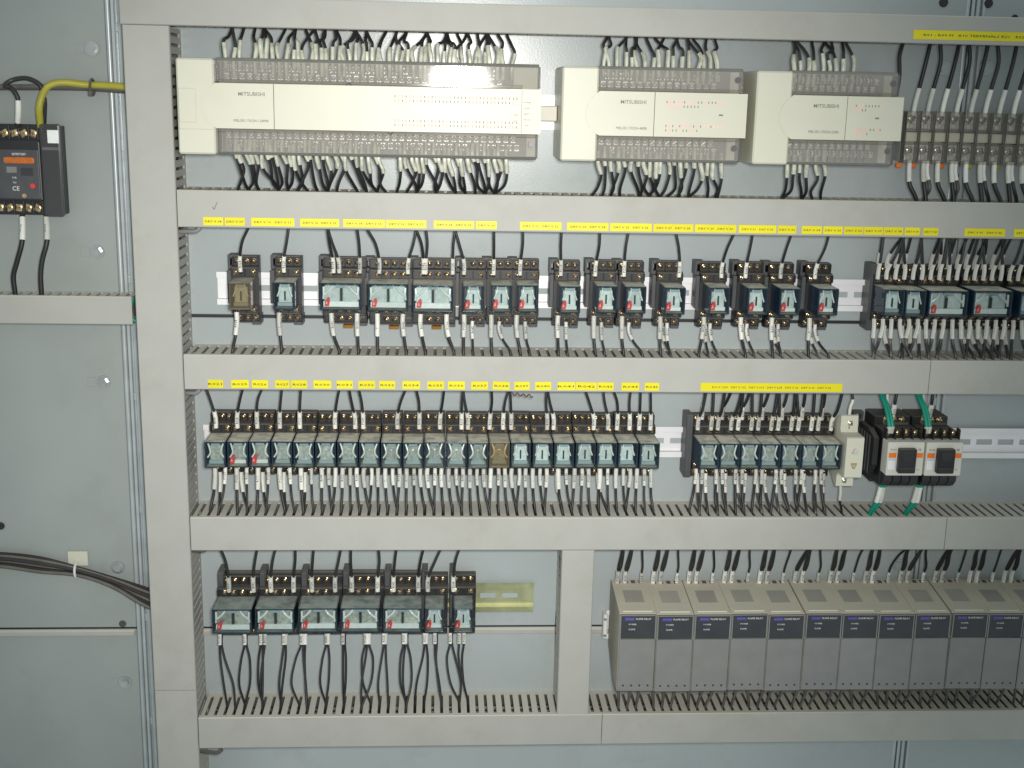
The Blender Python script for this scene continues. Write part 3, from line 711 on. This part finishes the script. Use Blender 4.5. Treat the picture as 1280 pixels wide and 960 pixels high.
for a,c,n in ends4:
    for k in range(n):
        x0=PX(a,795,26)+k*2.2-(n-1)*1.1; bow=(k-(n-1)/2)*random.uniform(0,9)+random.uniform(-4,4)
        xe=slot(PX(c,885,45)+random.choice((0,0,0,-7,7))); de=34+6*k
        zt=Z4-31; 
        wire([(x0,24,zt),(x0,27,zt-13),(x0+bow*.7,30,zt-30),(x0*.5+xe*.5+bow,36,zt-56),(xe,de,-613+3),(xe,de-1,-627)],'long thin black wire hanging under the %s on the chromate rail'%N4[near(X4,x0)],'wires hanging from the chromate rail relays',r=1.25,sleeve=12 if k==0 or random.random()<.6 else 0,s0=1,sr=2.3,txt=code() if k==0 else None)
# ------------------------------------------------------------------ flame relays
def make_flame():
    t=link('flame_relay',None); W=20.05                     # local z=0 at the bottom of the face
    B().prism([(8,22),(8,97),(12,100),(84,90.5),(85,90),(85,0.5),(84,0),(60,0)],-W,W).build('case','flame_body',t)
    B().box(-W+.3,W-.3,85,87.6,.6,61.5,.7).build('front_plate','flame_face',t)
    B().box(-W+.3,W-.3,85,87.2,62.2,90,.6).build('display_panel','flame_panel',t)
    fr=B(); fr.box(-W+.3,-W+1.6,87.2,87.9,62.2,90,.2); fr.box(W-1.6,W-.3,87.2,87.9,62.2,90,.2); fr.box(-W+1.6,W-1.6,87.2,87.9,88.8,90,.2)
    fr.build('display_rim','flame_face',t)
    B().box(-14.5,-4,87.2,87.5,83.4,87,.05).build('logo_patch','blue_logo',t)
    text('SHOKAI',2.6,'ink_grey',t,-9.2,87.6,85.2); text('FLAME RELAY',2.8,'ink_white',t,5.8,87.4,85.2); text('POWER',2.4,'ink_white',t,-6,87.4,79.0); text('FLAME',2.4,'ink_white',t,-6.5,87.4,73.2)
    for k in range(4): B().cyl(-13.5+9*k,87.6,7.5,1.25,.5,n=10,r2=.9).build('rivet','flame_panel',t)
    # sloping top: sticker and pale bar
    import math as m_
    def top(d): return 100-(d-12)*9.5/72
    def pad(n,x0,x1,d0,d1,h,mm):
        b=B(); b.prism([(d0,top(d0)-.2),(d1,top(d1)-.2),(d1,top(d1)+h),(d0,top(d0)+h)],x0,x1); b.build(n,mm,t)
    pad('sticker',-10.5,10.5,36,62,.3,'flame_sticker'); pad('pale_bar',-16,16.5,70,81,1.0,'cream_dull')
    for k in range(4): pad('terminal_hole',-15+8.4*k,-10.5+8.4*k,14,20,.25,'black')
    return t
fx=[775,823,870,919,967,1013,1060,1106,1151,1195,1237,1279]; fx0=PX(775,772,88); fpx=(PX(1237,760,88)-fx0)/10
ZF=-570.5
for i in range(12):
    x=fx0+fpx*(i+.5)
    inst('flame',make_flame,(x,0,ZF),'grey boxed flame relay with dusty top, %s in its row from the short vertical duct'%ORD[i],'flame relay','flame relays above the lowest duct')
    for k,(ox,sl,sr,r) in enumerate(((-14,17,2.5,1.45),(-5.5,17,2.5,1.45),(13,14,1.9,1.3))):
        xx=x+ox; x1=slot(xx+random.uniform(-2,6) if k<2 else xx+random.uniform(-6,10)); de=random.uniform(34,44); zt=ZF+97
        n=2 if k<2 else 1
        for q in range(n):
            wire([(xx+q*1.5,18,zt),(xx+q*.8,19,zt+12),(xx+q*3,24,zt+24),((xx+x1)/2+q*2,30,zt+40),(x1,de,-417),(x1,de,-404)],('black wire with wide white sleeve' if k<2 else 'single thin black wire')+' above the %s flame relay from the short duct'%ORD[i],'wires above the flame relays',r=r,sleeve=sl if q==0 else 0,s0=1,sr=sr,txt=code(),stuff=(q==1 or i>9))
    for k in range(3):
        xx=x-13+12*k+random.uniform(-2,2)
        wire([(xx,46,ZF+14-18),(xx+1,46,ZF-12),(xx+2,46,ZF-24),(slot(xx),44,-613+2),(slot(xx),43,-628)],'','',r=1.6,stuff=True,wmat='wire_grey')
t=thing('end_clamp',(fx0-6,0,-527),'pale metal end clamp on the rail beside the first flame relay','clamp')
B().box(-1,4,.3,14,-15,15,1).build('body','rail',t); B().cyl(1,14,10,1.6,2,n=10).build('screw','steel',t); B().cyl(1,14,-10,1.6,2,n=10).build('screw','steel',t)
# ------------------------------------------------------------------ programmable controllers
def controller(x0,W,label,model,seam,led,ledn,knobs):
    t=thing('controller',(x0,0,0),label,'controller','cream programmable controllers')
    B().box(34,W-.5,7.8,52,1,89.5,1).build('base_housing','cream_dull',t)
    B().box(2,W-4,.3,7.8,30,62,.5).build('rail_foot','cream_dull',t)
    e=B().box(0,35.5,7.8,86,0,90,1.6).build('end_housing','cream',t)
    if W>300:
        # lid outline on the end housing
        B().box(1.6,18,85.5,87.0,30,62,.5).build('port_lid','cream',e)
        B().box(1,34.6,85.5,86.8,1.2,24,.5).build('lower_flap','cream',e)
    arc=[(37-13.5*math.sin(math.pi*i/14)**.75, 67.5-42.5*i/14) for i in range(15)]
    B().slab(arc+[(seam-.3,25),(seam-.3,67.5)],52,87.3).build('fascia','cream',t)
    B().slab([(seam+.3,25),(W-.4,25),(W-.4,67.5),(seam+.3,67.5)],52,87.3).build('fascia','cream',t)
    text('MITSUBISHI',5.0,'ink_grey',t,seam-21,87.5,57.5,sx=1.02); text('MELSEC '+model,3.6,'ink_grey',t,seam-22,87.5,32.5,sx=1.0)
    # indicator rows
    for zz,rows in ((57,2),(34,2)):
        b=B(); r_=B()
        for k in range(ledn):
            xx=led[0]+(led[1]-led[0])*k/(ledn-1)
            for q in range(rows):
                if rows==2 and q and W<300 and k>ledn*.55: continue
                sw=random.random()
                if sw<.5: r_.box(xx-.75,xx+.75,87.3,87.45,zz-q*4.2,zz+3.0-q*4.2)
                else: b.box(xx-.4,xx+.4,87.3,87.45,zz-q*4.2+.4,zz+2.5-q*4.2)
        tag(b.build('indicator_prints','ink_grey',t),kind='stuff'); tag(r_.build('indicator_lamps','pink',t),kind='stuff')
    if W>300:
        for k,nm in enumerate(('POWER','RUN','BATT','PROG','CPU')): text(nm,2.2,'ink_grey',t,W-14,87.5,55-5.5*k)
        for k in range(4): B().box(W-27,W-23,87.3,87.5,54-6*k,56-6*k).build('indicator_lamp','pink' if k>1 else 'mint',t)
        B().box(W-19.4,W-19,87.3,87.4,25.5,67).build('panel_line','ink_grey',t)
    else: B().box(W-28,W-24,87.3,87.45,46,47.5).build('indicator_lamp','ink_grey',t)
    # terminal strips with smoky hinged covers
    for s in (1,-1):
        z0,z1=(68,89.5) if s>0 else (.5,24.5)
        X0,X1=37.5,W-(26 if s>0 and W>300 else 12)
        B().box(X0,X1,52,58,z0+.3,z1-.3,.4).build('terminal_strip','block',t)
        sb=B(); pb=B(); n=int((X1-X0-8)/7.4)
        for k in range(n):
            for q in range(2):
                xx=X0+6+7.4*k+3.7*q; zz=(z0+6.2 if s>0 else z1-6.2)+s*8.2*q
                sb.box(xx-2.1,xx+2.1,58,58.5,zz-3,zz+3)
                sb.dome(xx+random.uniform(-.3,.3),58.4,zz+random.uniform(-.3,.3),2.5,random.uniform(1.4,2.6),8)
                if random.random()<.8: sb.tube([(xx-1.8,60.0,zz-random.uniform(.5,1.6)),(xx+1.8,60.4,zz+random.uniform(-.4,1.6))],.55,5)
            pb.box(X0+1.7+7.4*k,X0+2.3+7.4*k,58,63,z0+1,z1-1)
        tag(sb.build('terminal_screws','tin',t,None,True),kind='stuff'); tag(pb.build('terminal_barriers','block',t),kind='stuff')
        c=B(); zi,zo=(z0+.2,z1+2) if s>0 else (z1-.2,z0-1)
        # hinged cover: flat front pane that bends back at its free edge
        pane=B().prism([(73,zi),(74.3,zi),(74.3,zo-s*3),(71,zo),(69.8,zo-s*.6),(73,zo-s*3.4)],X0-1,X1+(9 if s<0 or W<300 else 24)); cv=pane.build('terminal_cover','smoke',t)
        B().box(X0-1,X1+8,74.2,75.2,min(zi,zi+s*3.2),max(zi,zi+s*3.2),.3).build('hinge_strip','block_clear',cv)
        B().box(X0-2.4,X0-1,56,75.6,z0+.5,z1-.5,.4).build('cover_end','smoke_solid',cv); xe=X1+(9 if s<0 or W<300 else 24)
        B().box(xe,xe+1.3,56,75.6,z0+.5,z1-.5,.4).build('cover_end','smoke_solid',cv)
        if s<0 or W<300: B().cyl(X1+4,74.3,(z0+z1)/2+2,3,.8,n=12).build('cover_screw','smoke_solid',cv)
    for kx,kz in knobs:
        B().cyl(kx,74.4,kz,2.6,4,n=12,r2=1.9).build('cover_knob','black',t)
    return t
controller(0,350,'longest cream controller with two rows of wiring beside the vertical duct','FX2N-128MR',92,(208,326),34,((36,66.8),(163,67.6),(203,24.5)))
controller(370,183,'middle cream controller with half the length of the longest one','FX2N-48ER',91,(103,158),17,())
controller(561.5,148,'shortest cream controller beside the see-through terminal blocks','FX2N-32ER',91,(100,126),9,())
def ctl_wires(xs0,xs1,step,top,who,stuffmod):
    x=xs0; k=0
    while x<xs1:
        st = bool(stuffmod); jx=random.uniform(-1.2,1.2)
        if top:
            z0=76+random.choice((0,6)); x1=slot(x+random.uniform(-9,9)); de=random.uniform(24,48); L_=random.uniform(24,36)-(z0-76)
            wire([(x+jx,64.5,z0),(x+jx,66,z0+13),(x+jx*2.5+random.uniform(-2,2),62,z0+26),((x+x1)/2+random.uniform(-3,3),(60+de)/2,112),(x1,de,122),(x1,de,134)],'black wire with pale sleeve tucked under the upper cover of the %s controller'%who,'wires above the %s controller'%who,r=1.5,sleeve=L_,s0=0,sr=random.uniform(1.9,2.5),smat='sleeve_old',stuff=st)
        else:
            z0=14-random.choice((0,5)); x1=slot(x+random.uniform(-7,13)); de=random.uniform(32,48); L_=random.uniform(17,29)
            wire([(x+jx,64.5,z0),(x+jx,66.5,z0-12),(x+jx+random.uniform(0,5),63,z0-24),((x+x1)/2+random.uniform(-2,6),(60+de)/2,-28),(x1,de,-38),(x1,de,-50)],'black wire with pale sleeve leaving the lower cover of the %s controller'%who,'wires below the %s controller'%who,r=1.55,sleeve=L_,s0=0,sr=random.uniform(1.9,2.5),smat='sleeve_old',stuff=st)
        x+=step*random.uniform(.8,1.2); k+=1
tag(B().box(350.6,369.2,30,46,37,52,.8).build('expansion_link','cream_dull'),'small grey plug linking the longest and middle controllers','connector')
ctl_wires(44,60,7,True,'longest',0); ctl_wires(72,324,5.6,True,'longest',True)
ctl_wires(50,196,5.6,False,'longest',True); ctl_wires(212,318,5.6,False,'longest',True)
ctl_wires(412,528,6.6,True,'middle',True); ctl_wires(410,534,6.8,False,'middle',True)
ctl_wires(604,664,6.8,True,'shortest',0); ctl_wires(602,646,7.6,False,'shortest',0)
# ------------------------------------------------------------------ see-through terminal blocks
def make_tb():
    t=link('terminal_block',None); W=7.3
    B().box(-W,W,7.8,30,-24,27,.8).build('body','flame_sticker',t); B().box(-5,5,.3,7.8,-16,16,.5).build('rail_foot','cream_dull',t)
    for zz in (17,-15):
        B().box(-W+1.2,W-1.2,30,33,zz-8,zz+8,.4).build('terminal_bar','tin',t); B().box(-W+1,-W+2.2,33,37.6,zz-8,zz+8,.3).build('cage','steel',t); screw(t,0,33,zz+2.5,'nickel',4.2); B().box(-2.6,2.6,33,35.4,zz-7.8,zz-2.2,.5).build('clamp','nickel',t)
    B().box(-W+.2,W-.2,30,37,-4,6,.6).build('bridge','flame_body',t)
    for zz in (17,-15): B().box(-W+.5,W-.5,38,40,zz-10.5,zz+10,.5).build('touch_cover','block_clear',t)
    for sx in (-W,W-1): B().box(sx,sx+1,30,41,-25,27,.3).build('barrier','block_clear',t)
    return t
xt=PX(1141,170,42)
for i in range(10):
    x=xt+15.1*i
    inst('tb',make_tb,(x,0,27),'see-through terminal block, %s of its row from the shortest controller'%ORD[i],'terminal block','see-through terminal blocks')
    o=B().box(-2.8,2.8,24,29,-30.5,-25.6,.5).build('jumper_tab','orange' if i<4 else 'yellow_cable',None,(x-6.5,0,27-.2)); tag(o,('orange tab under the terminal blocks' if i<4 else 'yellow tab under the terminal blocks'),'tab','coloured tabs under the terminal blocks')
    x1=slot(x+8); 
    wire([(x,37,50),(x+1,38.5,64),(x+3,42,82),(x+6,44,104),(x1,42,123),(x1,42,135)],'thick black wire with long white sleeve above the %s see-through terminal block'%ORD[i],'wires above the terminal blocks',r=2.2,sleeve=28,s0=0,sr=2.5,txt=None,stuff=i>7)
    x1=slot(x+5)
    wire([(x+1,37,4),(x+1,38,-6),(x+1.5,42,-20),(x1,44,-36),(x1,44,-50)],'thick black wire with white sleeve below the %s see-through terminal block'%ORD[i],'wires below the terminal blocks',r=2.3,sleeve=22,s0=0,sr=2.6,txt=None,stuff=i>7)
    if i%2: wire([(x+5,37,4),(x+5,38,-8),(x+8,42,-24),(slot(x+9),38,-36),(slot(x+9),38,-50)],'','',r=2.0,sleeve=20,s0=0,sr=2.3,stuff=True)
x=712; wire([(x,58,72),(x+1,58,90),(x+1.5,52,108),(slot(x+2),46,123),(slot(x+2),44,135)],'single thick black wire without sleeve at the end of the shortest controller','lone controller wire',r=2.2)
# ------------------------------------------------------------------ yellow duct tags
def sticker(px0,px1,py0,py1,zoff,words,label,size=3.0,tilt=0):
    xm=(px0+px1)/2; ym=(py0+py1)/2
    x0=PX(px0,ym,DD+.5); x1=PX(px1,ym,DD+.5); h=zoff[1]-zoff[0]
    t=thing('yellow_tag',((x0+x1)/2,DD,(zoff[0]+zoff[1])/2),label,'label','yellow tags on the ducts')
    hw=(x1-x0)/2; B().box(-hw,hw,.05,.5,-h/2,h/2,.1).build('backing','yellow',t)
    me=text_mesh(words,size,'ink'); wd=max(v.co.x for v in me.vertices)*2/S; lt=text(words,size,'ink',t,0,.6,-.3); lt.scale=((2*hw*.84)/wd,1,1)
    t.rotation_euler=(0,tilt,0)
row=[(254,279),(281,306),(314,368),(375,424),(429,481),(482,533),(542,593),(595,621),(650,702),(709,761),(763,815),(817,867),(869,921),(924,971),(973,996),(1003,1028),(1030,1054),(1056,1080),(1081,1105),(1106,1130),(1132,1151),(1155,1174),(1207,1258),(1269,1310)]
n=0
for i,(a,c) in enumerate(row):
    k=2 if c-a>40 else 1
    words='   '.join('DRY V %02d'%(8+n+q) for q in range(k)); n+=k
    sticker(a,c,273,283,(-71.2,-63.0),words,'yellow tag on the duct below the controllers, printed '+words.replace('   ',' and '))
r3=[(260,279,'R021'),(289,311,'R025'),(315,335,'R026'),(344,362,'R027'),(364,384,'R028'),(392,414,'R030'),(421,441,'R031'),(448,469,'R032'),(474,494,'R033'),(503,525,'R034'),(534,555,'R035'),(560,581,'R036'),(589,610,'R037'),(616,637,'R038'),(643,662,'R039'),(669,689,'R040'),(697,719,'R041'),(720,746,'R042'),(747,767,'R043'),(777,799,'R044'),(806,824,'R045')]
for a,c,wd in r3:
    sticker(a,c,478,488,(-238.4,-229.8),wd,'short yellow tag printed %s on the duct above the packed relays'%wd,3.2,random.uniform(-.03,.03))
sticker(876,1053,477,488,(-238.4,-229.4),'R19 V 1003   DRY V 102   DRY V 013   DRY V L08   DRY V 02   DRY V 06   DRY V 06','long yellow tag with seven printed codes above the seven-relay group',3.0)
sticker(1141,1300,48,58,(124.5,133.5),'R01 - R09 M   R10 TERMINALS R21   R22 M','long yellow tag on the top duct above the terminal blocks',3.2)
# pen tick on the tagged duct
x,z=P(267,262,60.2); tag(B().slab([(x,z),(x+.8,z-.2),(x+4.2,z+7.5),(x+3.4,z+7.4),(x+.4,z+1.2),(x-1.2,z+3),(x-1.6,z+2.6)],60.02,60.1).build('pen_mark','ink_grey'),'small pen tick drawn on the duct above the first yellow tag','pen mark')
# frayed brown string at the duct edge
x,z=P(638,492,56); b=B(); pts=[(x+i*1.25,57+math.sin(i*1.9)*1.2,z+math.sin(i*1.3)*1.6-.25*i*.5) for i in range(20)]
tag(b.tube(pts,.7,5).build('frayed_string','string'),'frayed brown string hanging at the duct edge above the packed relays','string')
# ------------------------------------------------------------------ neighbouring plate: overload relay, cables
xo=PX(77,215,20)-20
t=thing('overload_relay',(xo,0,-24),'black overload relay with orange stripe on the left plate','overload relay')
t.scale=(1,.30,1); B().box(-150,0,.3,44,-44,47,1).build('base','black',t); B().box(-150,-.3,44,70,-29,31,1.2).build('housing','black',t)
B().box(-150,-48,70,72.5,-27,22,.6).build('front_cover','black_grey',t); B().box(-47.5,-2,70,72,-27,22,.6).build('front_cover','black_grey',t)
B().box(.2,20,48,66,-45,48,1.6).build('side_block','smoke_grey',t); B().box(1.5,18.5,40,60,-42,40,1).build('side_core','smoke_solid',t); B().box(18.4,19.8,.3,47.8,-43,46,.3).build('clear_side','pane',t); B().box(1,18,.3,47.8,44.6,46,.3).build('clear_side','pane',t)
B().box(8,19,66,66.6,29,42,.2).build('white_window','mint_white',t); B().box(2,19,66,67,22,25,.3).build('side_ridge','smoke_solid',t)
B().box(-36,-6,72,73.4,8.5,14.5,1.2).build('orange_stripe','copper_orange',t); text('omron',5,'ink_white',t,-21,72.4,18); text('CE',6,'ink_white',t,-26,72.3,-17,sx=1.0)
B().box(-34,-24,72,72.4,-1,5).build('rating_patch','flame_face',t); B().box(-20,-8,72,72.4,-4,4).build('rating_patch','flame_panel',t); text('10A',3,'ink_white',t,-27,72.3,-6); text('TH',2.6,'ink_white',t,-27,72.3,-11)
B().cyl(-9,72,-14,2.6,2.4,n=12).build('reset_button','red',t); B().cyl(-18,72,-24,2.2,1.6,n=12).build('dial','brass',t); B().box(-70,-44,72.5,74.5,3,9,.8).build('red_button','red',t)
for k in range(9):
    for zz in (38,-37): screw(t,-8-9.5*k,44,zz,'brass',3.6)
    B().box(-3.6-9.5*k,-2.4-9.5*k,44,52,31.5,46,.3).build('barrier','black',t); B().box(-3.6-9.5*k,-2.4-9.5*k,44,52,-43,-29.5,.3).build('barrier','black',t)
def pw(pts,label,**kw):
    wire([(P(a,c,d)[0],d,P(a,c,d)[1]) for a,c,d in pts],label,'wires on the neighbouring plate',**kw)
pw([(22,158,14),(23,140,24),(22,122,26),(14,110,26),(6,107,26),(16,100,22),(34,98,22),(50,106,22),(54,118,22),(56,130,22),(55,154,14)],'dark looped wire with white sleeve above the black overload relay',r=2.4,sleeve=24,s0=6,sr=2.9,txt=code())
pw([(51,158,14),(49,138,24),(52,122,24),(60,108,20),(78,103,16),(110,106,9),(140,107,9),(166,110,14)],'thick yellow cable bending from the overload relay to the vertical duct',r=3.6,wmat='yellow_cable')
pw([(-30,109,8),(20,109,5),(60,109,4.5),(110,110,4.5),(166,114,6)],'dark grey cable running behind the yellow cable',r=3.2,wmat='wire_grey')
x,z=P(115,109,8); o=B().cyl(x,-1+1,z,1,1).tube([(x+math.sin(a)*0,7+9*math.cos(a),z+8*math.sin(a)) for a in [i*math.pi/8 for i in range(17)]],1.3,6).box(x-2,x+2,13,17,z-9,z-4,.4).build('cable_tie','wire_grey'); tag(o,'dark cable tie holding the yellow cable','cable tie')
pw([(28,268,14),(28,300,24),(22,325,26),(17,345,26),(19,366,26),(19,378,26)],'dark wire with white sleeve under the overload relay, nearer its middle',r=2.6,sleeve=24,s0=3,sr=3.0,txt=code())
pw([(58,268,14),(59,300,24),(53,325,26),(51,345,26),(52,366,26),(52,378,26)],'dark wire with white sleeve under the overload relay, beside its smoky side block',r=2.6,sleeve=24,s0=3,sr=3.0,txt=code())
for k in range(6):
    oy=k*3.2-7; d=6+3.0*(k%3)
    pw([(-40,700+oy,d),(0,699+oy,d),(50,705+oy*1.1,d),(98,714+oy*.6,d),(140,727+oy*.7,d+3),(175,742+oy*1.3,d+10),(200,752+oy*1.5,d+20)],'thin grey cable of the tied bundle crossing the lower plate',r=1.9,wmat='wire_grey' if k%2 else 'wire')
x,z=P(98,698,1); t=thing('tie_base',(x,0,z),'white adhesive tie base holding the grey cable bundle','tie base'); B().box(-11,11,.2,4,-8,9,.8).build('pad','cream',t)
B().tube([(-1,4+11*abs(math.sin(a)),-11+9*math.cos(a)) for a in [i*math.pi/10 for i in range(11)]],1.4,6).build('tie','rail',t)
pw([(166,372,30),(163,385,34),(162,395,34),(170,402,34)],'short green wire peeping out beyond the short duct end',r=2.4,wmat='green')
x,z=P(0,658,2); tag(B().cyl(x,0,z,4.5,2,n=14,r2=4).build('dark_disc','black'),'small black disc on the plate above the grey bundle','dark disc')  # dark dot on the plate, drawn as a raised black disc
# loose cable ties poking out of the vertical duct wall
for px,py in ((240,289,),(240,491),(250,688),(268,940)):
    x,z=P(px,py,50)
    wire([(x-16,46,z-1),(x-4,50,z),(x+4,52,z+.5),(x+9,52,z+4)],'grey plastic strap end poking out of the vertical duct corner','strap ends at the vertical duct',r=2.2,wmat='flame_face' if py<600 else 'wire_grey')
STUFF_O=STUFF.build('wire_bundle',['wire','sleeve','wire_grey','sleeve_old'],None,None,True); tag(STUFF_O,'further black wires with pale sleeves packed between the separate ones','wires',None,'stuff')
print('wires',NW[0],'objects',len(bpy.data.objects))
